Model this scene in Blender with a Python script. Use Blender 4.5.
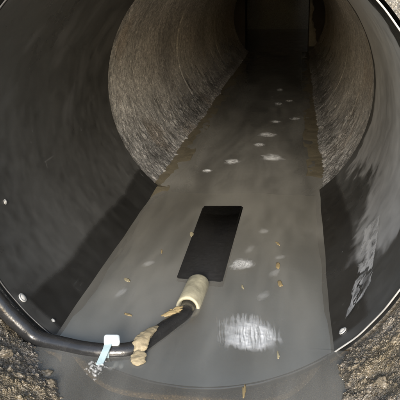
import bpy, bmesh, math, random
import numpy as np
from mathutils import Matrix, Vector

for o in list(bpy.data.objects):
    bpy.data.objects.remove(o)
S = bpy.context.scene
C = S.collection
random.seed(7)
RNG = np.random.default_rng(7)

# ------------------------------------------------------------------ camera
cam = bpy.data.objects.new('camera', bpy.data.cameras.new('camera'))
C.objects.link(cam)
rt = Vector((0.99050, 0.13647, -0.01683)); up = Vector((-0.02493, 0.29861, 0.95405)); fw = Vector((-0.13523, 0.94457, -0.29918))
cam.matrix_world = Matrix.Translation((0.1109, -0.6819, 0.1908)) @ Matrix(((rt.x, up.x, -fw.x), (rt.y, up.y, -fw.y), (rt.z, up.z, -fw.z))).to_4x4()
cam.data.sensor_width = 36; cam.data.lens = 691.7 / 400 * 36
cam.data.clip_start = 0.01; cam.data.clip_end = 200
S.camera = cam

# ------------------------------------------------------------------ light
SUN_EL = 17; SUN_AZ = 2
W = bpy.data.worlds.new('World'); S.world = W; W.use_nodes = True
nt = W.node_tree
sky = nt.nodes.new('ShaderNodeTexSky'); sky.sky_type = 'NISHITA'; sky.sun_disc = False
sky.sun_elevation = math.radians(SUN_EL); sky.sun_rotation = math.radians(180 - SUN_AZ)
sky.dust_density = 1.8; sky.air_density = 1.0
bg = nt.nodes['Background']; bg.inputs['Strength'].default_value = 0.12
nt.links.new(sky.outputs['Color'], bg.inputs['Color'])
sl = bpy.data.lights.new('sun', 'SUN'); sl.energy = 1.5; sl.angle = math.radians(22); sl.color = (1.0, 0.97, 0.93)
sun = bpy.data.objects.new('sun', sl); C.objects.link(sun)
sd = Vector((-math.sin(math.radians(SUN_AZ)) * math.cos(math.radians(SUN_EL)), math.cos(math.radians(SUN_AZ)) * math.cos(math.radians(SUN_EL)), -math.sin(math.radians(SUN_EL))))
sun.rotation_euler = sd.to_track_quat('-Z', 'Y').to_euler(); sun.location = (0, -3, 2)
S.view_settings.view_transform = 'Standard'; S.view_settings.look = 'None'
S.view_settings.gamma = 1.0; S.view_settings.exposure = 2.0
S.render.engine = 'CYCLES'
S.cycles.max_bounces = 6; S.cycles.diffuse_bounces = 4; S.cycles.glossy_bounces = 3; S.cycles.transparent_max_bounces = 16

# ------------------------------------------------------------------ numpy noise
def _hash(i, j, k, seed=0):
    n = (i.astype(np.int64) * 374761393 + j.astype(np.int64) * 668265263 + k.astype(np.int64) * 1440662683 + seed * 974711) & 0xFFFFFFFF
    n = ((n ^ (n >> 13)) * 1274126177) & 0xFFFFFFFF
    n = ((n ^ (n >> 16)) * 2246822519) & 0xFFFFFFFF
    return ((n ^ (n >> 15)) & 0xFFFFFF) / float(0xFFFFFF)

def vnoise(p, s, seed=0):
    q = p * s; i = np.floor(q).astype(np.int64); f = q - i; f = f * f * (3 - 2 * f)
    r = 0
    for a in (0, 1):
        for b in (0, 1):
            for c in (0, 1):
                w = (f[:, 0] if a else 1 - f[:, 0]) * (f[:, 1] if b else 1 - f[:, 1]) * (f[:, 2] if c else 1 - f[:, 2])
                r = r + w * _hash(i[:, 0] + a, i[:, 1] + b, i[:, 2] + c, seed)
    return r * 2 - 1

def fbm(p, s, n=4, seed=0):
    return sum(vnoise(p, s * 2.03 ** k, seed + k) * 0.5 ** k for k in range(n))

def worley(p, s, seed=0):
    q = p * s; i = np.floor(q).astype(np.int64); best = np.full(len(p), 9.0); rnd = np.zeros(len(p))
    for a in (-1, 0, 1):
        for b in (-1, 0, 1):
            for c in (-1, 0, 1):
                x, y, z = i[:, 0] + a, i[:, 1] + b, i[:, 2] + c
                d = (x + _hash(x, y, z, seed) - q[:, 0]) ** 2 + (y + _hash(x, y, z, seed + 1) - q[:, 1]) ** 2 + (z + _hash(x, y, z, seed + 2) - q[:, 2]) ** 2
                m = d < best; best = np.where(m, d, best); rnd = np.where(m, _hash(x, y, z, seed + 3), rnd)
    return np.sqrt(best), rnd

# ------------------------------------------------------------------ object helpers
def link(name, me, mat, parent=None, smooth=True):
    o = bpy.data.objects.new(name, me); C.objects.link(o)
    if mat: me.materials.append(mat)
    if parent: o.parent = parent
    if smooth: me.polygons.foreach_set('use_smooth', [True] * len(me.polygons))
    return o

def mesh(name, verts, faces):
    me = bpy.data.meshes.new(name)
    me.from_pydata([tuple(map(float, v)) for v in verts], [], [tuple(map(int, f)) for f in faces]); me.update()
    return me

def grid_mesh(name, P, closed=False, flip=False, keep=None):
    """P: (nu, nv, 3) array; closed wraps the second axis."""
    nu, nv, _ = P.shape
    idx = np.arange(nu * nv).reshape(nu, nv)
    if closed: idx = np.concatenate([idx, idx[:, :1]], 1)
    f = np.stack([idx[:-1, :-1], idx[1:, :-1], idx[1:, 1:], idx[:-1, 1:]], -1).reshape(-1, 4)
    if keep is not None: f = f[keep.reshape(-1)[f].any(1)]
    if flip: f = f[:, ::-1]
    me = bpy.data.meshes.new(name)
    me.vertices.add(nu * nv); me.vertices.foreach_set('co', P.reshape(-1).astype(np.float32))
    n = len(f)
    me.loops.add(n * 4); me.loops.foreach_set('vertex_index', f.reshape(-1).astype(np.int32))
    me.polygons.add(n); me.polygons.foreach_set('loop_start', (np.arange(n) * 4).astype(np.int32))
    me.update(calc_edges=True); me.validate()
    return me

def paint(me, name, rgba):
    at = me.attributes.new(name, 'FLOAT_COLOR', 'POINT'); at.data.foreach_set('color', np.asarray(rgba, np.float32).reshape(-1))

def cover(me, d):
    at = me.attributes.new('film_cover', 'FLOAT', 'POINT'); at.data.foreach_set('value', np.clip(d, 0, 1).astype(np.float32).reshape(-1))

def sstep(x, a, b):
    t = np.clip((x - a) / (b - a), 0, 1); return t * t * (3 - 2 * t)

def thing(name, label, cat, loc=(0, 0, 0), group=None):
    o = bpy.data.objects.new(name, None); C.objects.link(o); o.location = loc
    o.empty_display_size = 0.02
    return tag(o, label, cat, group)

def tag(o, label, cat, group=None):
    o['label'] = label; o['category'] = cat
    if group: o['group'] = group
    return o

def spline(pts, n=10):
    p = [np.array(q, float) for q in pts]; p = [2 * p[0] - p[1]] + p + [2 * p[-1] - p[-2]]
    out = []
    for i in range(1, len(p) - 2):
        for k in range(n):
            t = k / n; a, b, c, d = p[i - 1:i + 3]
            out.append(0.5 * (2 * b + (c - a) * t + (2 * a - 5 * b + 4 * c - d) * t * t + (3 * b - a - 3 * c + d) * t ** 3))
    out.append(p[-2]); return np.array(out)

def tube_geo(path, rad, seg=20, cap=True):
    path = np.array(path, float); n = len(path)
    rad = np.broadcast_to(rad, (n,)) if np.ndim(rad) else np.full(n, rad)
    V = []; F = []; ref = np.array([0, 0, 1.0])
    for i in range(n):
        t = path[min(i + 1, n - 1)] - path[max(i - 1, 0)]; t /= np.linalg.norm(t)
        a = np.cross(ref, t)
        if np.linalg.norm(a) < 1e-3: a = np.cross([1, 0, 0], t)
        a /= np.linalg.norm(a); b = np.cross(t, a)
        for k in range(seg):
            w = 2 * math.pi * k / seg
            V.append(path[i] + rad[i] * (a * math.cos(w) + b * math.sin(w)))
    for i in range(n - 1):
        for k in range(seg):
            F.append((i * seg + k, i * seg + (k + 1) % seg, (i + 1) * seg + (k + 1) % seg, (i + 1) * seg + k))
    if cap:
        F.append(tuple(range(seg))[::-1]); F.append(tuple((n - 1) * seg + k for k in range(seg)))
    return V, F

def rounded_box(name, size, bevel, seg=3):
    bm = bmesh.new(); bmesh.ops.create_cube(bm, size=1)
    bmesh.ops.scale(bm, vec=size, verts=bm.verts)
    bmesh.ops.bevel(bm, geom=bm.edges[:], offset=bevel, segments=seg, affect='EDGES', profile=0.5)
    me = bpy.data.meshes.new(name); bm.to_mesh(me); bm.free(); return me

# ------------------------------------------------------------------ materials
class M:
    def __init__(s, name):
        s.m = bpy.data.materials.new(name); s.m.use_nodes = True; s.t = s.m.node_tree; s.n = s.t.nodes; s.l = s.t.links
        s.p = s.n['Principled BSDF']; s.out = s.n['Material Output']
        s.tc = s.n.new('ShaderNodeTexCoord').outputs['Object']
    def put(s, sock, v):
        if isinstance(v, bpy.types.NodeSocket): s.l.new(v, sock)
        elif v is not None: sock.default_value = v
    def map(s, scale=(1, 1, 1), vec=None, rot=(0, 0, 0)):
        n = s.n.new('ShaderNodeMapping'); s.put(n.inputs['Vector'], vec or s.tc); n.inputs['Scale'].default_value = scale
        n.inputs['Rotation'].default_value = rot; return n.outputs[0]
    def noise(s, scale, detail=4, rough=0.6, vec=None, dist=0):
        n = s.n.new('ShaderNodeTexNoise'); s.put(n.inputs['Vector'], vec or s.tc); n.inputs['Scale'].default_value = scale
        n.inputs['Detail'].default_value = detail; n.inputs['Roughness'].default_value = rough; n.inputs['Distortion'].default_value = dist
        return n.outputs['Fac']
    def vor(s, scale, vec=None, feature='F1'):
        n = s.n.new('ShaderNodeTexVoronoi'); n.feature = feature; s.put(n.inputs['Vector'], vec or s.tc); n.inputs['Scale'].default_value = scale
        return n.outputs
    def ramp(s, fac, stops, interp='LINEAR'):
        n = s.n.new('ShaderNodeValToRGB'); s.put(n.inputs[0], fac); r = n.color_ramp; r.interpolation = interp
        while len(r.elements) < len(stops): r.elements.new(0.5)
        for e, (p, c) in zip(r.elements, stops):
            e.position = p; e.color = (c, c, c, 1) if isinstance(c, (int, float)) else (*c, 1)
        return n.outputs[0]
    def mix(s, f, a, b, mode='MIX'):
        n = s.n.new('ShaderNodeMix'); n.data_type = 'RGBA'; n.blend_type = mode; s.put(n.inputs[0], f)
        for k, v in ((6, a), (7, b)): s.put(n.inputs[k], (*v, 1) if isinstance(v, tuple) and len(v) == 3 else v)
        return n.outputs[2]
    def attr(s, name):
        n = s.n.new('ShaderNodeAttribute'); n.attribute_name = name; return n.outputs
    def math(s, op, a, b=None, c=None, clamp=False):
        n = s.n.new('ShaderNodeMath'); n.operation = op; n.use_clamp = clamp
        for k, v in enumerate((a, b, c)): s.put(n.inputs[k], v)
        return n.outputs[0]
    def xyz(s):
        n = s.n.new('ShaderNodeSeparateXYZ'); s.l.new(s.tc, n.inputs[0]); return n.outputs
    def maprange(s, v, a, b, c=0.0, d=1.0, smooth=True):
        n = s.n.new('ShaderNodeMapRange'); n.interpolation_type = 'SMOOTHSTEP' if smooth else 'LINEAR'
        for k, x in enumerate((v, a, b, c, d)): s.put(n.inputs[k], x)
        return n.outputs[0]
    def bump(s, h, strength=0.5, dist=0.002, normal=None):
        n = s.n.new('ShaderNodeBump'); s.put(n.inputs['Height'], h); n.inputs['Strength'].default_value = strength
        n.inputs['Distance'].default_value = dist; s.put(n.inputs['Normal'], normal); return n.outputs[0]
    def set(s, **k):
        for a, v in k.items():
            a = {'col': 'Base Color', 'rough': 'Roughness', 'nor': 'Normal', 'spec': 'Specular IOR Level', 'coat': 'Coat Weight', 'coatr': 'Coat Roughness', 'alpha': 'Alpha',
                 'trans': 'Transmission Weight', 'sss': 'Subsurface Weight', 'ior': 'IOR'}[a]
            if isinstance(v, tuple) and len(v) == 3: v = (*v, 1)
            s.put(s.p.inputs[a], v)
        return s.m

def mat_concrete(name, c1, c2, wet_z=None, bscale=1.0, speck=0.35):
    m = M(name)
    n1 = m.noise(5, 3, 0.65); n2 = m.noise(60, 2, 0.7); n3 = m.noise(420, 1, 0.7)
    v = m.vor(330); v2 = m.vor(150)
    col = m.mix(m.ramp(n1, [(0.3, 0.0), (0.7, 1.0)]), c1, c2)
    col = m.mix(m.ramp(n2, [(0.35, 0.55), (0.7, 0.0)]), col, tuple(x * 0.45 for x in c1))
    col = m.mix(m.ramp(n3, [(0.55, 0.0), (0.75, 0.5)]), col, (0.55, 0.52, 0.47))
    sp = m.ramp(v['Color'], [(0.0, (0.55, 0.53, 0.5)), (0.4, (0.9, 0.88, 0.84)), (1.0, (1.45, 1.35, 1.2))])
    col = m.mix(speck + 0.3, col, m.mix(1.0, col, sp, 'MULTIPLY'))
    h = m.math('ADD', m.math('MULTIPLY', v['Distance'], -0.9), m.math('ADD', m.math('MULTIPLY', n3, 0.8), m.math('MULTIPLY', v2['Distance'], -0.8)))
    rough = m.maprange(n2, 0.3, 0.7, 0.42, 0.75)
    if wet_z is not None:
        z = m.math('ADD', m.xyz()[2], m.math('MULTIPLY', m.math('SUBTRACT', m.noise(18, 2, 0.6), 0.5), 0.10))
        wet = m.maprange(z, wet_z + 0.10, wet_z + 0.02)
        rough = m.mix(wet, rough, (0.16, 0.16, 0.16))
        col = m.mix(m.math('MULTIPLY', wet, 0.35), col, m.mix(1.0, col, (0.45, 0.45, 0.45), 'MULTIPLY'))
    return m.set(col=col, rough=rough, nor=m.bump(h, 0.9, 0.0016 * bscale))

def mat_gravel(name):
    m = M(name)
    v = m.vor(230); v2 = m.vor(620); n = m.noise(14, 4, 0.6); n2 = m.noise(300, 3, 0.6)
    col = m.ramp(v['Color'], [(0.0, (0.04, 0.034, 0.026)), (0.3, (0.09, 0.075, 0.055)), (0.55, (0.14, 0.12, 0.095)), (0.75, (0.075, 0.07, 0.064)), (0.92, (0.16, 0.14, 0.11)), (1.0, (0.42, 0.36, 0.26))])
    col = m.mix(0.4, col, m.ramp(v2['Color'], [(0, (0.05, 0.045, 0.04)), (0.6, (0.2, 0.17, 0.13)), (1, (0.4, 0.36, 0.3))]))
    col = m.mix(m.ramp(n, [(0.4, 0.0), (0.62, 0.75)]), col, (0.12, 0.095, 0.055))
    h = m.math('ADD', m.math('MULTIPLY', v2['Distance'], -0.8), m.math('MULTIPLY', n2, 0.8))
    rough = m.maprange(n2, 0.35, 0.65, 0.10, 0.42)
    return m.set(col=col, rough=rough, nor=m.bump(h, 0.9, 0.0016), spec=0.6)

def mat_liner():
    m = M('black_plastic'); at = m.attr('surface')
    h = m.math('ADD', m.math('MULTIPLY', m.noise(35, 1, 0.6), 0.6), m.math('MULTIPLY', m.noise(300, 1), 0.06))
    return m.set(col=at['Color'], rough=at['Alpha'], nor=m.bump(h, 0.3, 0.002))

def mat_pipe():
    m = M('pipe_concrete'); at = m.attr('surface'); v = m.vor(420)
    col = m.mix(0.75, at['Color'], m.mix(1.0, at['Color'], m.ramp(v['Color'], [(0.0, (0.5, 0.49, 0.47)), (0.5, (0.95, 0.95, 0.94)), (1.0, (1.7, 1.65, 1.55))]), 'MULTIPLY'))
    return m.set(col=col, rough=at['Alpha'], nor=m.bump(m.math('ADD', m.math('MULTIPLY', v['Distance'], -0.8), m.noise(700, 1)), 0.6, 0.0011))

def mat_sheet(name, col, rough=0.45, ior=1.4):
    m = M(name); at = m.attr('film_cover')
    return m.set(col=col, rough=rough, alpha=at['Fac'])

def simple(name, col, rough=0.5, var=0.25, scale=40, bump=0.2, bscale=200, **k):
    m = M(name)
    c = m.mix(m.noise(scale, 5, 0.65), tuple(v * (1 - var) for v in col), tuple(min(1, v * (1 + var)) for v in col))
    r = m.maprange(m.noise(scale * 2, 3), 0.3, 0.7, max(0.02, rough - 0.08), rough + 0.08)
    return m.set(col=c, rough=r, nor=m.bump(m.noise(bscale, 4), bump, 0.001), **k)

def mat_water():
    m = M('murky_water')
    y = m.xyz()[1]
    flow = m.map((1.0, 0.22, 1.0), rot=(0, 0, -0.12))
    rip = m.math('ADD', m.noise(22, 2, 0.5, flow, 0.5), m.math('MULTIPLY', m.noise(80, 1, 0.6, flow), 0.2))
    nor = m.bump(rip, 0.8, 0.006)
    fr = m.n.new('ShaderNodeFresnel'); fr.inputs['IOR'].default_value = 1.33; m.l.new(nor, fr.inputs['Normal'])
    tr = m.n.new('ShaderNodeBsdfTransparent'); tr.inputs[0].default_value = (0.92, 0.92, 0.89, 1)
    gl = m.n.new('ShaderNodeBsdfGlossy'); gl.inputs['Roughness'].default_value = 0.10; m.l.new(nor, gl.inputs['Normal'])
    df = m.n.new('ShaderNodeBsdfDiffuse')
    m.l.new(m.mix(m.ramp(m.noise(14, 3, 0.6, flow, 0.6), [(0.25, 0.0), (0.8, 1.0)]), (0.47, 0.455, 0.40), (0.54, 0.525, 0.47)), df.inputs[0])
    s1 = m.n.new('ShaderNodeMixShader'); m.l.new(m.maprange(m.noise(12, 3, 0.6, flow, 0.3), 0.3, 0.75, 0.17, 0.35), s1.inputs[0])
    m.l.new(tr.outputs[0], s1.inputs[1]); m.l.new(df.outputs[0], s1.inputs[2])
    s2 = m.n.new('ShaderNodeMixShader'); m.l.new(fr.outputs[0], s2.inputs[0]); m.l.new(s1.outputs[0], s2.inputs[1]); m.l.new(gl.outputs[0], s2.inputs[2])
    m.l.new(s2.outputs[0], m.out.inputs[0]); m.n.remove(m.p)
    return m.m

MAT_PIPE = mat_pipe()
MAT_BOUNCE = mat_concrete('bounce_concrete', (0.42, 0.415, 0.40), (0.55, 0.54, 0.52))  # pale concrete of the added bounce floor
MAT_WETWALL = mat_concrete('damp_wall_concrete', (0.10, 0.10, 0.095), (0.16, 0.155, 0.145))
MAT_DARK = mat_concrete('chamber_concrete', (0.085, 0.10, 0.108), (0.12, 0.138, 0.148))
MAT_HEAD = simple('headwall_black', (0.016, 0.016, 0.016), 0.7, 0.6, 20, 0.6, 60, spec=0.08)  # headwall concrete in one near-black, slightly mottled tone
MAT_GRAVEL = mat_gravel('wet_aggregate')
MAT_LINER = mat_liner()
MAT_WATER = mat_water()
MAT_SILT = simple('grey_silt', (0.54, 0.52, 0.46), 0.6, 0.2, 14, 0.4, 120)
MAT_BED = simple('dark_sediment', (0.07, 0.062, 0.045), 0.6, 0.5, 22, 0.5, 90)
MAT_LEDGE = simple('brown_sediment', (0.115, 0.10, 0.068), 0.35, 0.6, 30, 0.8, 200)
mr = M('pale_rim'); MAT_RIM = mr.set(col=mr.attr('surface')['Color'], rough=0.35, nor=mr.bump(mr.noise(200, 2), 0.3, 0.001))
MAT_RUBBER = simple('black_rubber', (0.018, 0.018, 0.018), 0.24, 0.3, 60, 0.25, 300)
MAT_SENSOR = simple('black_sensor_plastic', (0.010, 0.010, 0.010), 0.5, 0.3, 90, 0.15, 500, spec=0.25)
MAT_SLEEVE = simple('cream_sleeve', (0.33, 0.305, 0.215), 0.55, 0.75, 60, 0.5, 120)
MAT_TIE = simple('white_nylon', (0.58, 0.63, 0.63), 0.3, 0.08, 60, 0.1, 200, sss=0.0)
MAT_STRAP = simple('clear_nylon', (0.26, 0.34, 0.36), 0.25, 0.1, 60, 0.1, 200)
MAT_STEEL = simple('screw_steel', (0.30, 0.30, 0.29), 0.2, 0.4, 200)
MAT_RESIDUE = mat_sheet('pale_residue', (0.40, 0.40, 0.395), 0.6)
MAT_FOAM = mat_sheet('white_foam', (0.80, 0.81, 0.80), 0.35)
MAT_LEAF = simple('tan_leaf', (0.34, 0.26, 0.13), 0.6, 0.4, 120, 0.2, 300, alpha=0.7)
MAT_LEAF2 = simple('pale_leaf', (0.40, 0.35, 0.22), 0.6, 0.35, 120, 0.2, 300, alpha=0.6)
MAT_CLUMP = simple('wet_tan_paper', (0.26, 0.215, 0.135), 0.55, 0.7, 140, 0.4, 260)
MAT_STONE = simple('wet_stone', (0.15, 0.125, 0.088), 0.22, 0.6, 120, 1.0, 300)
MAT_LIME = simple('lime_scale', (0.09, 0.09, 0.088), 0.6, 0.6, 40, spec=0.1)
mb = M('bubble_film'); MAT_BUBBLE = mb.set(col=(0.75, 0.77, 0.78), rough=0.04, alpha=0.08, spec=1.0)

# ------------------------------------------------------------------ large structure
R = 0.25; L = 0.6176; ZW = -0.1937; FAR = 3.38

# concrete pipe beyond the liner: rough exposed aggregate, real relief
na, ny = 760, 560
a = np.linspace(0, 2 * math.pi, na, endpoint=False)
ys = L + 0.0012 + (FAR - L) * (np.expm1(np.linspace(0, 1, ny) * 2.2) / np.expm1(2.2))
A, Y = np.meshgrid(a, ys)
P0 = np.stack([np.cos(A) * 0.252, Y, np.sin(A) * 0.252], -1).reshape(-1, 3)
w1, r1 = worley(P0, 165, 3); w2, r2 = worley(P0, 52, 7)
low = sstep(P0[:, 2] + 0.05 * fbm(P0, 12, 3, 2), -0.06, -0.16)
gro = fbm(P0, 5, 3, 1); med = fbm(P0, 26, 3, 4); fin = fbm(P0, 110, 2, 5)
amp = 0.35 + 1.0 * low
disp = 0.0022 * gro + amp * (0.0007 * fin - 0.0014 * np.clip(0.62 - w1, 0, 1) * (r1 > 0.3) - 0.0040 * np.clip(0.5 - w2, 0, 1) * (r2 > 0.72) * (0.2 + low) + 0.0012 * med)
mixv = sstep(gro + 0.5 * med, -0.7, 0.8)[:, None]
cc = (1 - mixv) * np.array([0.345, 0.342, 0.336]) + mixv * np.array([0.53, 0.522, 0.508])
cc = cc * (0.66 + 0.58 * r1[:, None]) * (1 + 0.32 * fin[:, None]) * (1 - 0.25 * sstep(med, 0.1, 0.9)[:, None])
rust = sstep(fbm(P0, 7, 4, 9), 0.35, 1.0)[:, None]; cc = cc * (1 - 0.5 * rust) + 0.5 * rust * np.array([0.36, 0.305, 0.25])
cc = np.where(((r1 > 0.95) & (w1 < 0.4))[:, None], cc * 0.4 + 0.36, cc)
cc = cc * (1 - 0.38 * low[:, None])
tide = np.exp(-((P0[:, 2] + 0.168 + 0.01 * med) / 0.012) ** 2)[:, None]; cc = cc * (1 - 0.35 * tide)
joint = np.zeros(len(P0))
for yj in (1.45, 2.40): joint += np.exp(-((P0[:, 1] - yj) / 0.006) ** 2)
disp = disp + 0.0025 * joint
rgh = np.clip(0.60 - 0.50 * low + 0.1 * med, 0.12, 0.8)
pipe_surface = np.concatenate([np.clip(cc, 0.02, 0.8), rgh[:, None]], 1)
t = np.clip((Y.reshape(-1) - L) / 0.02, 0, 1)
rad = 0.2530 + 0.003 * t + disp * (0.35 + 0.65 * t)
rad = np.maximum(rad, 0.2503)
P = np.stack([np.cos(A).reshape(-1) * rad, Y.reshape(-1), np.sin(A).reshape(-1) * rad], -1).reshape(ny, na, 3)
me = grid_mesh('concrete_pipe', P, True); paint(me, 'surface', pipe_surface)
o = link('concrete_pipe', me, MAT_PIPE)
tag(o, 'rough wet brown concrete sewer pipe running on behind the black liner', 'pipe')

# concrete end wall of the manhole round the liner
rr = np.concatenate([np.linspace(0.2562, 0.5, 60), np.linspace(0.52, 0.95, 12)])
aa = np.linspace(0, 2 * math.pi, 420, endpoint=False)
RRg, AAg = np.meshgrid(rr, aa, indexing='ij')
Pw = np.stack([np.cos(AAg) * RRg, 0 * RRg, np.sin(AAg) * RRg], -1).reshape(-1, 3)
fade = np.clip((RRg.reshape(-1) - 0.256) / 0.02, 0, 1)
Pw[:, 1] = 0.009 + (0.004 * fbm(Pw, 14, 4, 11)) * fade
o = link('manhole_wall', grid_mesh('manhole_wall', Pw.reshape(len(rr), len(aa), 3), True), MAT_WETWALL)
tag(o, 'grey concrete manhole end wall with the round liner set into it', 'wall')

# headwall with a rectangular opening at the far end, and the dark chamber behind it
bm = bmesh.new()
def quad(bm, pts): bm.faces.new([bm.verts.new(p) for p in pts])
X0, X1, Z0, Z1, B = -0.190, 0.165, -0.30, 0.19, 0.34
hw = [(-B, X0, -B, B), (X1, B, -B, B), (X0, X1, Z1, B)]
for (xa, xb, za, zb) in hw:
    quad(bm, [(xa, FAR - 0.02, za), (xb, FAR - 0.02, za), (xb, FAR - 0.02, zb), (xa, FAR - 0.02, zb)])
for (p, q) in (((X0, Z0), (X0, Z1)), ((X0, Z1), (X1, Z1)), ((X1, Z1), (X1, Z0))):
    quad(bm, [(p[0], FAR - 0.02, p[1]), (q[0], FAR - 0.02, q[1]), (q[0], FAR + 0.12, q[1]), (p[0], FAR + 0.12, p[1])])
me = bpy.data.meshes.new('headwall'); bm.to_mesh(me); bm.free()
head = thing('headwall', 'dark concrete headwall with square opening at the far end of the pipe', 'wall', (0, FAR, 0))
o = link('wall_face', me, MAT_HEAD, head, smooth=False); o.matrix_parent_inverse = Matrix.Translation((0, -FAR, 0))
# pale lime scale down the right jamb
n = 26
V = []; F = []
for i in range(n):
    z = -0.16 + 0.33 * i / (n - 1); w = 0.018 + 0.012 * math.sin(i * 0.9) * random.random() + (0.02 if i < 8 else 0)
    V += [(X1 + 0.004, FAR - 0.026, z), (X1 + 0.004 + w * 0.5, FAR - 0.034 - 0.006 * random.random(), z), (X1 + 0.004 + w, FAR - 0.0215, z)]
for i in range(n - 1):
    for k in (0, 1): F.append((i * 3 + k, i * 3 + k + 1, i * 3 + k + 4, i * 3 + k + 3))
o = link('lime_streak', mesh('lime_streak', V, F), MAT_LIME, head); o.matrix_parent_inverse = Matrix.Translation((0, -FAR, 0))
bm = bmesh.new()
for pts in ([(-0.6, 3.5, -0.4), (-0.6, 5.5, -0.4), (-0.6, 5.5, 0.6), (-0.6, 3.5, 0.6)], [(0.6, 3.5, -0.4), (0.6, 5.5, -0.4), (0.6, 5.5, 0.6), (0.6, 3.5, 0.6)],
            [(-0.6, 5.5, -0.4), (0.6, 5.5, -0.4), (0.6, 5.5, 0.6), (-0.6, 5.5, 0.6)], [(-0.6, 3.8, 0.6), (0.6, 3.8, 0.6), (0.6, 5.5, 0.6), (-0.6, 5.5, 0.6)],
            [(-0.6, 3.5, 0.6), (0.50, 3.5, 0.6), (0.50, 3.8, 0.6), (-0.6, 3.8, 0.6)],  # ceiling stops short on one side: gap added to let sky light in
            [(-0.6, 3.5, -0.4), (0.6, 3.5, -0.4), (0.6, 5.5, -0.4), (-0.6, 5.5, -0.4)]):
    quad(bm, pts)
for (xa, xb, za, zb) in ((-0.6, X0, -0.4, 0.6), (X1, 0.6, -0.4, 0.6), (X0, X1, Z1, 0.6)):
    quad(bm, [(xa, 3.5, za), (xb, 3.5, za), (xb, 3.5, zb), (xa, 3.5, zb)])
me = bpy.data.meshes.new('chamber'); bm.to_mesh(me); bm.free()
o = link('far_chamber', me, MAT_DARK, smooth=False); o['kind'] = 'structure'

# benching: wet aggregate either side of the open channel in front of the liner
xs = np.concatenate([np.linspace(-0.95, -0.36, 14), np.linspace(-0.35, -0.06, 260), np.linspace(-0.058, 0.118, 90), np.linspace(0.12, 0.38, 240), np.linspace(0.39, 0.95, 14)])
yb = np.concatenate([np.linspace(-1.1, -0.36, 20), np.linspace(-0.35, -0.002, 310)])
Xb, Yb = np.meshgrid(xs, yb)
xf, yf = Xb.reshape(-1), Yb.reshape(-1)
el = np.interp(-yf, [0, 0.05, 0.088, 0.12, 0.3], [0.150, 0.137, 0.116, 0.099, 0.085])
er = np.interp(-yf, [0, 0.06, 0.09, 0.3], [0.152, 0.160, 0.165, 0.19])
Pn = np.stack([xf, yf, 0 * xf], -1)
wob = 0.006 * fbm(Pn, 45, 3, 21) * np.clip(-yf / 0.03, 0, 1)
u = np.where(xf < 0, -xf - el, xf - er) + wob
zb_ = np.where(u > 0, ZW + np.where(xf < 0, 0.34 * u, 0.75 * u + 1.6 * np.minimum(u, 0.12) ** 2), ZW + 0.072 * np.tanh(np.minimum(u, 0) * 26))
ax = np.abs(xf); rc = np.where(xf < 0, 0.274, 0.2575); zc = -np.sqrt(np.maximum(rc ** 2 - np.minimum(ax, 0.225) ** 2, 1e-6)) + np.maximum(ax - 0.225, 0) * 1.6
wgt = np.exp(yf / 0.030)
zb_ = np.where(u > 0, zb_ * (1 - wgt) + np.minimum(zc, zb_ + 0.05) * wgt, zb_)
zb_ = np.minimum(zb_, -0.02 + 0.15 * ax)
w1, r1 = worley(Pn * np.array([1, 1, 0]), 190, 31); w2, r2 = worley(Pn, 55, 41)
st = np.clip(u / 0.01, 0.15, 1) * np.clip(-yf / 0.012, 0.2, 1)
zb_ = zb_ + st * (0.0036 * np.clip(0.75 - w1, 0, 1) * (0.3 + 1.2 * r1) + 0.008 * np.clip(0.55 - w2, 0, 1) * (r2 > 0.6) + 0.0035 * fbm(Pn, 45, 5, 51)) - 0.003
Pb = np.stack([xf, yf, zb_], -1).reshape(len(yb), len(xs), 3)
o = link('ground', grid_mesh('ground', Pb, flip=True), MAT_GRAVEL); o['kind'] = 'structure'
fl = np.stack(np.meshgrid(np.linspace(-4, 4, 40), np.linspace(-9, -1.09, 40), indexing='xy') + [np.zeros((40, 40))], -1)
fl[:, :, 2] = -0.06 + 0.01 * fbm(fl.reshape(-1, 3), 3, 3, 55).reshape(40, 40)
o = link('bounce_floor', grid_mesh('bounce_floor', fl, flip=True), MAT_BOUNCE); o['kind'] = 'structure'  # pale floor added behind the camera to bounce light into the pipe
GX, GY, GZ = xs, yb, Pb[:, :, 2]
def ground_z(x, y):
    i = int(np.argmin(abs(GY - y))); j = int(np.argmin(abs(GX - x))); return float(GZ[i, j])

# beds under the water
def bed(name, y0, y1, hwid, fz, mat, n=(60, 40)):
    yy = np.linspace(y0, y1, n[0]); xx = np.linspace(-1, 1, n[1])
    Xg, Yg = np.meshgrid(xx, yy); Xg = Xg * hwid
    p = np.stack([Xg.reshape(-1), Yg.reshape(-1), 0 * Xg.reshape(-1)], -1)
    p[:, 2] = np.minimum(fz(p), ZW - 0.002)
    o = link(name, grid_mesh(name, p.reshape(n[0], n[1], 3), flip=True), mat); o['kind'] = 'structure'; return o
bed('silt_bed', 0.0005, L + 0.02, 0.162, lambda p: (1 - sstep(p[:, 1], 0.0, 0.16)) * (-np.sqrt(0.2490 ** 2 - p[:, 0] ** 2)) + sstep(p[:, 1], 0.0, 0.16) * (ZW - 0.0055) + 0.0018 * fbm(p * np.array([1, .4, 1]), 22, 3, 61) * sstep(p[:, 1], 0, 0.05) - 0.03 * np.clip((p[:, 1] - L + 0.02) / 0.04, 0, 1), MAT_SILT, (140, 60))
bed('pipe_bed', L + 0.005, FAR + 2.1, 0.17, lambda p: ZW - 0.034 + 0.006 * fbm(p, 14, 3, 63), MAT_BED, (160, 40))
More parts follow.
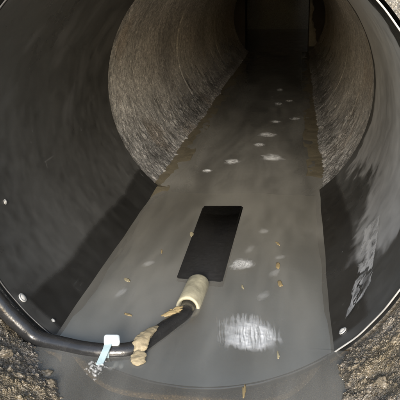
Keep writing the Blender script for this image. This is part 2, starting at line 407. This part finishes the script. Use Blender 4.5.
# brown sediment ledges along both sides of the pipe bottom
for s, y0 in ((-1, 0.535), (1, 0.665)):
    yy = np.linspace(y0, FAR, 260); xx = np.linspace(0, 1, 26)
    Tg, Yg = np.meshgrid(xx, yy)
    pn = np.stack([Tg.reshape(-1) * 0.1, Yg.reshape(-1), 0 * Tg.reshape(-1) + s], -1)
    inner = 0.129 + 0.006 * vnoise(np.stack([0 * yy, yy, 0 * yy + s], -1), 9, 71) + 0.0015 * vnoise(np.stack([0 * yy, yy, 0 * yy + s], -1), 25, 72)
    inner = inner + 0.03 * np.clip(1 - (yy - y0) / 0.05, 0, 1) ** 2
    outer = np.where(yy < L + 0.004, 0.158, 0.19)
    Xg = s * (inner[:, None] + (outer - inner)[:, None] * Tg)
    zt = ZW - 0.0002 - 0.003 * np.clip(1 - (Yg - y0) / 0.05, 0, 1) + 0.0040 * (Tg ** 2.5) + 0.0022 * fbm(pn, 30, 2, 73).reshape(Tg.shape) * 0.2
    zt = np.where(Tg < 0.001, ZW - 0.034, zt)
    o = link('sediment_ledge', grid_mesh('sediment_ledge', np.stack([Xg, Yg, zt], -1)), MAT_LEDGE)
    tag(o, 'brown sediment ledge under the shallow water in the concrete pipe, on the %s side' % ('looping cable' if s < 0 else 'torn sticker'), 'sediment')

# water: one sheet through channel, liner and pipe
yw = np.concatenate([np.linspace(-1.1, -0.3, 12), np.linspace(-0.29, L, 330), np.linspace(L + 0.004, 1.6, 120), np.linspace(1.62, 5.4, 90)])
xw = np.linspace(-1, 1, 110)
hwid = np.where(yw < 0.0, 0.22, np.where(yw < L, 0.1625, np.where(yw < FAR, 0.19, 0.5)))
Xw = xw[None, :] * hwid[:, None]; Yw = np.repeat(yw[:, None], len(xw), 1)
pf = np.stack([Xw.reshape(-1), Yw.reshape(-1) * 0.35, 0 * Xw.reshape(-1)], -1)
Zw = ZW + (0.0004 * fbm(pf, 22, 2, 81)).reshape(Xw.shape)
o = link('water', grid_mesh('water', np.stack([Xw, Yw, Zw], -1), flip=True), MAT_WATER); o['kind'] = 'structure'

# ------------------------------------------------------------------ black liner
liner = thing('pipe_liner', 'black plastic pipe liner with ragged pale grey on its right wall and screws around its rim', 'pipe liner')
na, ny = 900, 340
a = np.linspace(0, 2 * math.pi, na, endpoint=False)
prof = [(R, y) for y in np.linspace(0.0, L, ny)] + [(R + 0.0028, L + 0.0005)] + [(R + 0.006, L), (R + 0.006, 0.0)]
PR = np.zeros((len(prof), na, 3))
for i, (r, y) in enumerate(prof):
    PR[i, :, 0] = np.cos(a) * r; PR[i, :, 1] = y; PR[i, :, 2] = np.sin(a) * r
flat = PR[:ny].reshape(-1, 3)
d = 0.0009 * fbm(flat, 7, 3, 91)
t = np.clip(np.minimum(flat[:, 1], L - flat[:, 1]) / 0.05, 0, 1)
k = 1 + d * t / R; flat[:, 0] *= k; flat[:, 2] *= k
PR[:ny] = flat.reshape(ny, na, 3)
Q = PR.reshape(-1, 3); qa = np.degrees(np.arctan2(Q[:, 2], Q[:, 0])); qy = Q[:, 1]; qz = Q[:, 2]
big = fbm(Q, 5, 4, 111); dia = fbm(np.stack([Q[:, 0], Q[:, 1] * 0.9 + Q[:, 2] * 0.6, Q[:, 2] * 0.5 - Q[:, 1] * 0.4], -1) * np.array([1, 1, 3.0]), 9, 4, 115); fine = fbm(Q, 60, 3, 119)
col = np.array([0.056, 0.0565, 0.054]) * (1 + 0.35 * big[:, None] + 0.2 * fine[:, None])
smear = sstep(dia + 0.4 * big, 0.1, 1.0) * 0.75 * sstep(qz, -0.12, 0.05)
col = col * (1 - smear[:, None]) + smear[:, None] * 0.11
paleness = sstep(qa + 9 * big + 4 * dia + 4 * fine, -33, -24) * (qa < 130) * sstep(qy + 0.04 * big + 0.012 * fine + 0.0004 * qa, 0.075, 0.090) * sstep(qy + 0.03 * big + 0.012 * fine, 0.606, 0.594)  # paler, rougher grey with ragged edges on the right wall and crown
paleness = paleness * (0.45 + 0.55 * sstep(qa + 8 * big, -30, 35)) * (0.9 + 0.12 * fine)
col = col * (1 - paleness[:, None]) + paleness[:, None] * np.array([0.50, 0.50, 0.495])
wet = sstep(qz + 0.008 * vnoise(Q, 7, 117) + 0.002 * vnoise(Q, 30, 118), -0.157, -0.165) * sstep(Q[:, 1], 0.015, 0.025)
col = col * (1 - 0.62 * wet[:, None])
sc1 = vnoise(np.stack([Q[:, 0] * 1.5, Q[:, 1] * 0.05, Q[:, 2] * 1.5], -1), 300, 121); sc2 = vnoise(np.stack([qa * 0.012, Q[:, 1] * 8, 0 * qa], -1), 40, 123)
scr = (np.clip(sstep(sc1, 0.72, 0.92) + sstep(sc2, 0.80, 0.95), 0, 1)) * sstep(fbm(Q, 8, 2, 125), 0.1, 0.5) * (qz < -0.05)
col = col + 0.10 * scr[:, None]
wd, rd = worley(Q, 75, 131)
dot = sstep(wd, 0.12, 0.05) * (rd > 0.62) * sstep(fbm(Q, 9, 2, 133), -0.1, 0.4); col = col * (1 - dot[:, None]) + 0.20 * dot[:, None]
rg_ = np.clip(0.36 + 0.1 * big + 0.25 * paleness - 0.2 * wet + 0.05 * fine, 0.1, 0.8)
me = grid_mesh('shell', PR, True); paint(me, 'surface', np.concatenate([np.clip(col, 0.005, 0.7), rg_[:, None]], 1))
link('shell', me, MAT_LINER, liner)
na = 360; a = np.linspace(0, 2 * math.pi, na, endpoint=False)
prof = [(R + 0.0002, -0.0003), (R + 0.0003, -0.0010), (R + 0.0008, -0.0016), (R + 0.0015, -0.0016), (R + 0.0020, -0.0010), (R + 0.0021, -0.0003)]
PR = np.zeros((len(prof), na, 3))
for i, (r, y) in enumerate(prof):
    wv = 0.0004 * np.sin(a * 31) * np.sin(a * 7 + 1)
    PR[i, :, 0] = np.cos(a) * (r + wv); PR[i, :, 1] = y; PR[i, :, 2] = np.sin(a) * (r + wv)
me = grid_mesh('rim', PR, True); qa = np.degrees(np.arctan2(PR[:, :, 2], PR[:, :, 0])).reshape(-1)
right_pale = np.clip(sstep(np.abs(qa), 115, 80) * (0.75 + 0.35 * fbm(PR.reshape(-1, 3), 25, 3, 141)), 0, 1)[:, None]  # rim colour paler over the right half, dark on the left
paint(me, 'surface', np.concatenate([0.035 + right_pale * np.array([0.42, 0.415, 0.39]), 1 + 0 * right_pale], 1))
o = link('rim', me, MAT_RIM, liner); o['label'] = 'edge of the liner, pale on the right half'

def screw_mesh():
    V = []; F = []; seg = 24
    prof = [(0.0058, 0.0), (0.0058, 0.0010), (0.0046, 0.0016), (0.0042, 0.0010), (0.0038, 0.0022), (0.0022, 0.0032), (0.0, 0.0034)]
    for r, h in prof:
        for q in range(seg): V.append((r * math.cos(2 * math.pi * q / seg), r * math.sin(2 * math.pi * q / seg), h))
    for i in range(len(prof) - 1):
        for q in range(seg): F.append((i * seg + q, i * seg + (q + 1) % seg, (i + 1) * seg + (q + 1) % seg, (i + 1) * seg + q))
    return mesh('screw', V, F)
sm = screw_mesh(); sm.materials.append(MAT_STEEL); sm.polygons.foreach_set('use_smooth', [True] * len(sm.polygons))
for ang, y, sc in ((-142.3, 0.011, 1.0), (-47.6, 0.029, 0.9), (-165.6, 0.089, 0.6), (-132.0, 0.022, 0.45), (62, 0.02, 1), (118, 0.02, 1)):
    w = math.radians(ang); nrm = Vector((-math.cos(w), 0, -math.sin(w)))
    o = bpy.data.objects.new('screw', sm); C.objects.link(o); o.parent = liner
    o.matrix_local = Matrix.Translation((math.cos(w) * (R - 0.0004), y, math.sin(w) * (R - 0.0004))) @ nrm.to_track_quat('Z', 'Y').to_matrix().to_4x4() @ Matrix.Scale(sc, 4)

# torn residue of a label on the right of the liner
cor = [(0.215, -25.0), (0.245, -33.5), (0.048, -46.5), (0.074, -36.0)]   # (y, angle): tip near, tip far, foot far, foot near
nu, nv = 150, 70
U, Vv = np.meshgrid(np.linspace(0, 1, nu), np.linspace(0, 1, nv), indexing='ij')
q = np.array(cor)
yy = (1 - U) * ((1 - Vv) * q[0, 0] + Vv * q[1, 0]) + U * ((1 - Vv) * q[3, 0] + Vv * q[2, 0])
an = np.radians((1 - U) * ((1 - Vv) * q[0, 1] + Vv * q[1, 1]) + U * ((1 - Vv) * q[3, 1] + Vv * q[2, 1]))
pr = np.stack([U.reshape(-1) * 3.2, Vv.reshape(-1), 0 * U.reshape(-1)], -1)
nz = fbm(pr, 4.2, 4, 101).reshape(nu, nv)
edge = np.minimum(np.minimum(Vv, 1 - Vv) * 3.2, np.minimum(U, 1 - U) * 9)
nf = fbm(pr + U.reshape(-1, 1) * np.array([0, 2.0, 0]), 16, 3, 105).reshape(nu, nv)
crack = np.abs(U - (0.66 - 0.22 * (Vv - 0.5)) + 0.05 * nz); crack2 = np.abs(Vv - 0.60 + 0.25 * nz) + (U < 0.68) * 1.0
den = sstep(edge + 0.25 * nz, 0.08, 0.30) * sstep(crack, 0.018, 0.045) * sstep(crack2, 0.03, 0.10) * (0.45 + 0.55 * sstep(nz + 0.3 * nf, 0.7, -0.35))
den = den * np.where((U > 0.72) & (U < 0.92), 0.35 + 0.65 * sstep(np.abs(Vv - 0.35), 0.12, 0.25), 1) * sstep(nz, 0.95, 0.6)
rp = R - 0.0014 - 0.0002 * nz
PP = np.stack([np.cos(an) * rp, yy, np.sin(an) * rp], -1)
me = grid_mesh('label_residue', PP); cover(me, den * 0.85)
o = link('label_residue', me, MAT_RESIDUE, liner); o['label'] = 'torn pale residue of a sticker'

# ------------------------------------------------------------------ flow sensor
base = Vector((-0.015, 0.33, ZW))
sensor = thing('flow_sensor', 'flat black flow sensor lying in the shallow water with a cable from its cream sleeve', 'sensor', base)
def under(o, root):
    o.parent = root; o.matrix_parent_inverse = Matrix.Translation(-Vector(root.location)); return o
c4 = [(-0.0517, 0.491), (0.0199, 0.4971), (0.0171, 0.1691), (-0.0456, 0.1762)]
zt = [ZW + 0.0024, ZW + 0.0024, ZW + 0.0036, ZW + 0.0036]
bm = bmesh.new()
top = [bm.verts.new((x, y, z)) for (x, y), z in zip(c4, zt)]
cx, cy = -0.015, 0.333
bot = [bm.verts.new((cx + (x - cx) * 1.05, cy + (y - cy) * 1.02, ZW - 0.012)) for (x, y) in c4]
bm.faces.new(top[::-1]); bm.faces.new(bot)
for i in range(4): bm.faces.new((top[i], top[(i + 1) % 4], bot[(i + 1) % 4], bot[i]))
bmesh.ops.recalc_face_normals(bm, faces=bm.faces[:])
bmesh.ops.bevel(bm, geom=bm.edges[:], offset=0.0022, segments=3, affect='EDGES')
me = bpy.data.meshes.new('body'); bm.to_mesh(me); bm.free()
under(link('body', me, MAT_SENSOR), sensor)
# cream sleeve: short thick-walled tube
p0 = np.array([-0.0172, 0.0875, ZW - 0.0015]); p1 = np.array([-0.0140, 0.166, ZW - 0.0015])
prof = [(0.01, 0.0116), (0.0, 0.0146), (0.03, 0.0158), (0.25, 0.0155), (0.7, 0.0152), (0.93, 0.0150), (1.0, 0.0135), (1.0, 0.004)]
path = [p0 + (p1 - p0) * s for s, r in prof]
V = []; F = []; seg = 32; tdir = (p1 - p0) / np.linalg.norm(p1 - p0); av = np.cross([0, 0, 1], tdir); av /= np.linalg.norm(av); bv = np.cross(tdir, av)
prof = [(0.10, 0.0096)] + prof
for i, (s, r) in enumerate(prof):
    for q_ in range(seg):
        w = 2 * math.pi * q_ / seg; wob = 1 + 0.02 * math.sin(3 * w + i)
        V.append(p0 + (p1 - p0) * (s + 0.03 * math.sin(w + 1) * (s < 0.3)) + r * wob * (av * math.cos(w) + bv * math.sin(w)))
for i in range(len(prof) - 1):
    for q_ in range(seg): F.append((i * seg + q_, i * seg + (q_ + 1) % seg, (i + 1) * seg + (q_ + 1) % seg, (i + 1) * seg + q_))
under(link('sleeve', mesh('sleeve', V, F), MAT_SLEEVE), sensor)
# cable: sleeve -> bend at the rim -> up the left of the rim
cab = [(-0.0158, 0.118, ZW - 0.001), (-0.0185, 0.070, ZW - 0.001), (-0.0305, 0.0382, ZW + 0.001), (-0.0450, 0.004, ZW + 0.002), (-0.0600, -0.022, ZW + 0.001),
       (-0.0850, -0.0300, ZW + 0.001), (-0.1100, -0.0290, ZW + 0.001), (-0.1380, -0.0220, ZW + 0.001)]
for ang, r in ((-132.5, 0.2565), (-137.5, 0.2580), (-143, 0.259), (-150, 0.2595), (-158, 0.260), (-168, 0.261), (-180, 0.262), (-195, 0.264), (-215, 0.266)):
    w = math.radians(ang); cab.append((r * math.cos(w), -0.0155, r * math.sin(w)))
V, F = tube_geo(spline(cab, 10), 0.0095, 22)
under(link('cable', mesh('cable', V, F), MAT_RUBBER), sensor)

# ------------------------------------------------------------------ cable tie
tc_ = Vector((-0.0865, -0.0300, ZW + 0.001))
tie = thing('cable_tie', 'white nylon cable tie cinched round the black cable at the rim', 'cable tie', tc_)
hm = rounded_box('head', (0.0175, 0.0125, 0.0085), 0.0030, 4)
o = link('head', hm, MAT_TIE, tie); o.location = (0.004, 0.002, 0.0135); o.rotation_euler = (0.25, 0.1, 0.28)
V = []; F = []; n = 36
for i in range(n):
    w = 2 * math.pi * i / n
    for r, x in ((0.0098, -0.0036), (0.0110, -0.0036), (0.0110, 0.0036), (0.0098, 0.0036)): V.append((x, r * math.cos(w), r * math.sin(w)))
for i in range(n):
    for q_ in range(4): F.append((i * 4 + q_, i * 4 + (q_ + 1) % 4, ((i + 1) % n) * 4 + (q_ + 1) % 4, ((i + 1) % n) * 4 + q_))
link('strap', mesh('strap', V, F), MAT_STRAP, tie, smooth=False)
pth = spline([(0.002, -0.004, 0.0115), (0.0005, -0.0125, 0.0075), (-0.0015, -0.019, 0.0025), (-0.003, -0.026, -0.0012)], 6)
V = []; F = []
for i, p in enumerate(pth):
    for dx, dz in ((-0.0037, 0), (0.0037, 0), (0.0037, 0.0014), (-0.0037, 0.0014)): V.append((p[0] + dx, p[1], p[2] + dz))
for i in range(len(pth) - 1):
    for q_ in range(4): F.append((i * 4 + q_, i * 4 + (q_ + 1) % 4, (i + 1) * 4 + (q_ + 1) % 4, (i + 1) * 4 + q_))
F += [(0, 1, 2, 3), tuple((len(pth) - 1) * 4 + k for k in (3, 2, 1, 0))]
link('tail', mesh('tail', V, F), MAT_STRAP, tie, smooth=False)

# ------------------------------------------------------------------ small things
def blob(name, size, amp, seed, mat, sub=3, freq=1.6, flat=0.0):
    bm = bmesh.new(); bmesh.ops.create_icosphere(bm, subdivisions=sub, radius=1)
    co = np.array([v.co[:] for v in bm.verts]); nn = fbm(co + seed * 3.7, freq, 3, seed)
    for v, k in zip(bm.verts, nn):
        v.co *= 1 + amp * k
        v.co = Vector((v.co.x * size[0], v.co.y * size[1], v.co.z * size[2]))
    me = bpy.data.meshes.new(name); bm.to_mesh(me); bm.free()
    return link(name, me, mat)

# wet leaf pulp caught on the cable
cl = thing('leaf_clump', 'clump of wet tan leaf pulp caught on the cable bend at the rim', 'debris', (-0.0500, -0.022, ZW))
for pts, rads, sd_ in (([(-0.0405, 0.016, 0.0110), (-0.0445, 0.006, 0.0118), (-0.0490, -0.008, 0.0118), (-0.0520, -0.019, 0.0102), (-0.0525, -0.0275, 0.0060), (-0.0520, -0.033, 0.0040)], (0.0015, 0.0052, 0.0078, 0.0088, 0.0082, 0.0050), 3),
                       ([(-0.0515, -0.0290, 0.0042), (-0.0510, -0.034, 0.0036), (-0.0500, -0.043, 0.0024), (-0.0492, -0.050, 0.0014), (-0.0490, -0.054, 0.0008)], (0.0040, 0.0076, 0.0085, 0.0066, 0.0018), 5)):
    pp = spline(pts, 8); rr_ = np.interp(np.linspace(0, 1, len(pp)), np.linspace(0, 1, len(rads)), rads)
    V, F = tube_geo(pp, rr_, 28); V = np.array(V); cen = np.repeat(pp, 28, 0)
    V[:, 2] = cen[:, 2] + (V[:, 2] - cen[:, 2]) * 0.42
    V = V + (V - cen) * (0.20 * fbm(V, 170, 3, sd_) + 0.10 * fbm(V, 600, 2, sd_ + 3))[:, None]
    V = V - np.array([-0.0500, -0.022, 0.0])
    link('wrap', mesh('wrap', V, F), MAT_CLUMP, cl)
o = blob('leaf_fragment', (0.0048, 0.013, 0.0009), 0.5, 14, MAT_LEAF, 4, 2.4)
o.location = (-0.0285, 0.056, ZW + 0.0100); o.rotation_euler = (0.1, 0.3, -0.75)
tag(o, 'curled tan leaf fragment lying on the cable beside the cream sleeve', 'leaf')

# tan fragments drifting on the water
LG = 'leaf fragments drifting on the water'
LL = 'small tan leaf fragment drifting on the grey water'
frs = [(-0.0490, 0.346, 0.010, 0.020, 0.3), (0.0902, 0.2317, 0.006, 0.020, 0.0), (0.0947, 0.1704, 0.007, 0.017, 0.1), (-0.1125, 0.1628, 0.007, 0.013, 0.6), (-0.0865, 0.0608, 0.006, 0.010, 1.0),
       (0.0665, -0.0896, 0.0035, 0.022, 0.05), (0.0975, -0.0149, 0.003, 0.012, 0.1), (0.0876, 0.3184, 0.005, 0.012, 0.4), (-0.085, 0.27, 0.003, 0.014, 0.2), (0.046, 0.155, 0.003, 0.012, 0.2)]
for i, (x, y, a_, b_, rz) in enumerate(frs):
    lab = {0: 'tan leaf fragment touching the long edge of the black sensor', 5: 'slender tan leaf fragment in the open channel outside the liner rim'}.get(i, LL)
    o = blob('leaf_fragment', (a_ * 0.45, b_ * 0.55, 0.0003), 0.5, 200 + i, MAT_LEAF if i % 3 else MAT_LEAF2, 3)
    o.location = (x, y, ZW + 0.0006); o.rotation_euler = (0.0, 0.0, rz); tag(o, lab, 'leaf', LG)

# foam: each patch is a raft of streaky bubbles
def foam_mesh(w, l, amount, seed, shape='ellipse', lean=0.0, streak=1.0):
    n = 110 if w > 0.07 else 56; u = np.linspace(-1, 1, n); Ug, Vg = np.meshgrid(u, u)
    p = np.stack([Ug.reshape(-1) + seed * 3.1, Vg.reshape(-1), 0 * Ug.reshape(-1)], -1)
    e = 0.20 * fbm(p, 2.2, 3, seed).reshape(n, n)
    r = np.sqrt(Ug ** 2 + Vg ** 2); pr0 = p.copy()
    if shape == 'dome': r = np.sqrt(Ug ** 2 * 1.05 + np.where(Vg > 0, Vg ** 2, (Vg * 1.25) ** 4))
    st = fbm((p + np.stack([0.025 * fbm(pr0, 3, 2, seed + 2), 0 * p[:, 0], 0 * p[:, 0]], -1)) * np.array([1.0, 0.045 if streak else 0.5, 1]), 30 if streak else 5, 3, seed + 5).reshape(n, n)
    pr_ = np.stack([p[:, 0] * 0.8 - p[:, 1] * 0.6, p[:, 0] * 0.6 + p[:, 1] * 0.8, p[:, 2]], -1); gr = fbm(pr_, 9, 3, seed + 9).reshape(n, n)
    d = sstep(r + e + 0.22 * st, 0.98, 0.35) * np.clip(0.68 + 0.42 * st + 0.05 * gr, 0.03, 1) * amount
    X = Ug * w / 2 + lean * Vg * l / 2; Yv = Vg * l / 2
    Z = 0.0002 + 0.0007 * d + 0.00025 * gr * d
    me = grid_mesh('foam_patch', np.stack([X, Yv, Z], -1), flip=True, keep=d > 0.002)
    cover(me, d); return me
FG = 'foam patches drifting on the water'
def foam(x, y, w, l, n, seed, label, group=FG, **k):
    o = link('foam_patch', foam_mesh(w, l, n, seed, **k), MAT_FOAM); o.location = (x, y, ZW + 0.0008); return tag(o, label, 'foam', group)
foam(0.0655, 0.028, 0.082, 0.100, 0.95, 1, 'large white streaky foam patch on the grey water just inside the liner rim', shape='dome', lean=-0.10)
foam(0.0385, 0.231, 0.040, 0.046, 0.75, 2, 'small white foam patch beside the black sensor', lean=0.15)
dl = 'lesser white foam fleck on the dark water inside the concrete pipe'
for i, (x, y, w, l) in enumerate(((0.0577, 0.864, 0.062, 0.078), (-0.0301, 0.821, 0.042, 0.055), (-0.0763, 0.739, 0.024, 0.034), (0.0377, 1.114, 0.056, 0.075), (0.1067, 1.341, 0.038, 0.05),
                                  (0.0207, 0.995, 0.030, 0.044), (0.0529, 1.293, 0.038, 0.05), (0.0494, 1.601, 0.038, 0.07), (0.0475, 1.912, 0.032, 0.07), (0.085, 1.66, 0.03, 0.05))):
    foam(x, y, w, l, 0.8, 30 + i, {0: 'largest white foam fleck on the dark water inside the concrete pipe', 2: 'small foam fleck in the concrete pipe, the one nearest the far end of the sensor'}.get(i, dl), streak=0.0)
for i, (x, y) in enumerate(((0.046, 0.290), (0.092, 0.262), (0.064, 0.372), (0.086, 0.205), (-0.095, 0.22), (0.075, 0.13), (-0.11, 0.12))):
    foam(x, y, 0.012 + 0.008 * random.random(), 0.022 + 0.02 * random.random(), 0.14 + 0.16 * random.random(), 60 + i, 'thin streak of pale foam on the grey water inside the liner', 'pale foam streaks inside the liner', lean=0.2)

# clear bubbles where the tie tail enters the water
bm = bmesh.new()
for i in range(70):
    r = random.uniform(0.0005, 0.0017); x = random.gauss(0, 0.0042); y = random.gauss(0, 0.0085)
    bmesh.ops.create_icosphere(bm, subdivisions=2, radius=r, matrix=Matrix.Translation((x, y, r * 0.5)))
me = bpy.data.meshes.new('bubble_cluster'); bm.to_mesh(me); bm.free()
o = link('bubble_cluster', me, MAT_BUBBLE); o.location = (-0.0905, -0.0640, ZW + 0.0008)
tag(o, 'cluster of clear bubbles on the water under the tail of the cable tie', 'bubbles')

# larger stones set in the benching
SG = 'pale wet stones in the benching'
for i, (x, y, r, lab) in enumerate(((-0.137, -0.046, 0.0085, 'pale stone at the water edge below the cable tie and liner rim'), (-0.140, -0.078, 0.0075, None), (-0.1275, -0.100, 0.0080, None), (-0.158, -0.108, 0.0075, None),
                                    (0.176, -0.052, 0.0070, None), (0.215, -0.048, 0.0080, None), (0.196, -0.095, 0.0075, None), (0.232, -0.11, 0.0085, None), (-0.185, -0.075, 0.0070, None))):
    o = blob('stone', (r, r * 0.75, r * 0.5), 0.45, 300 + i, MAT_STONE, 4, 2.2)
    o.location = (x, y, ground_z(x, y) - r * 0.05); o.rotation_euler = (0.2 * i, 0.1, i * 0.9)
    tag(o, lab or ('pale wet stone set in the aggregate benching %s' % ('below the looping cable' if x < 0 else 'below the bare pale rim')), 'stone', SG)
# loose grit on the benching: far too many to count
ico = bmesh.new(); bmesh.ops.create_icosphere(ico, subdivisions=1, radius=1)
iv = np.array([v.co[:] for v in ico.verts]); fi = np.array([[v.index for v in f.verts] for f in ico.faces]); ico.free()
VV = []; FF = []; k = 0
while k < 5200:
    left = random.random() < 0.5
    x = random.uniform(-0.30, -0.09) if left else random.uniform(0.15, 0.32); y = random.uniform(-0.16, -0.012)
    z = ground_z(x, y)
    if z < ZW - 0.001: continue
    r = 0.0006 + 0.0018 * random.random() ** 3
    VV.append(iv * (r * RNG.uniform(0.5, 1.3, 3)) * (1 + 0.28 * RNG.standard_normal((len(iv), 1))) + np.array([x, y, z + r * 0.2])); FF.append(fi + k * len(iv)); k += 1
VV = np.concatenate(VV); FF = np.concatenate(FF)
me = mesh('grit', VV, FF)
o = link('grit', me, MAT_GRAVEL, smooth=False); o['kind'] = 'stuff'; tag(o, 'loose wet grit over the aggregate benching', 'grit')
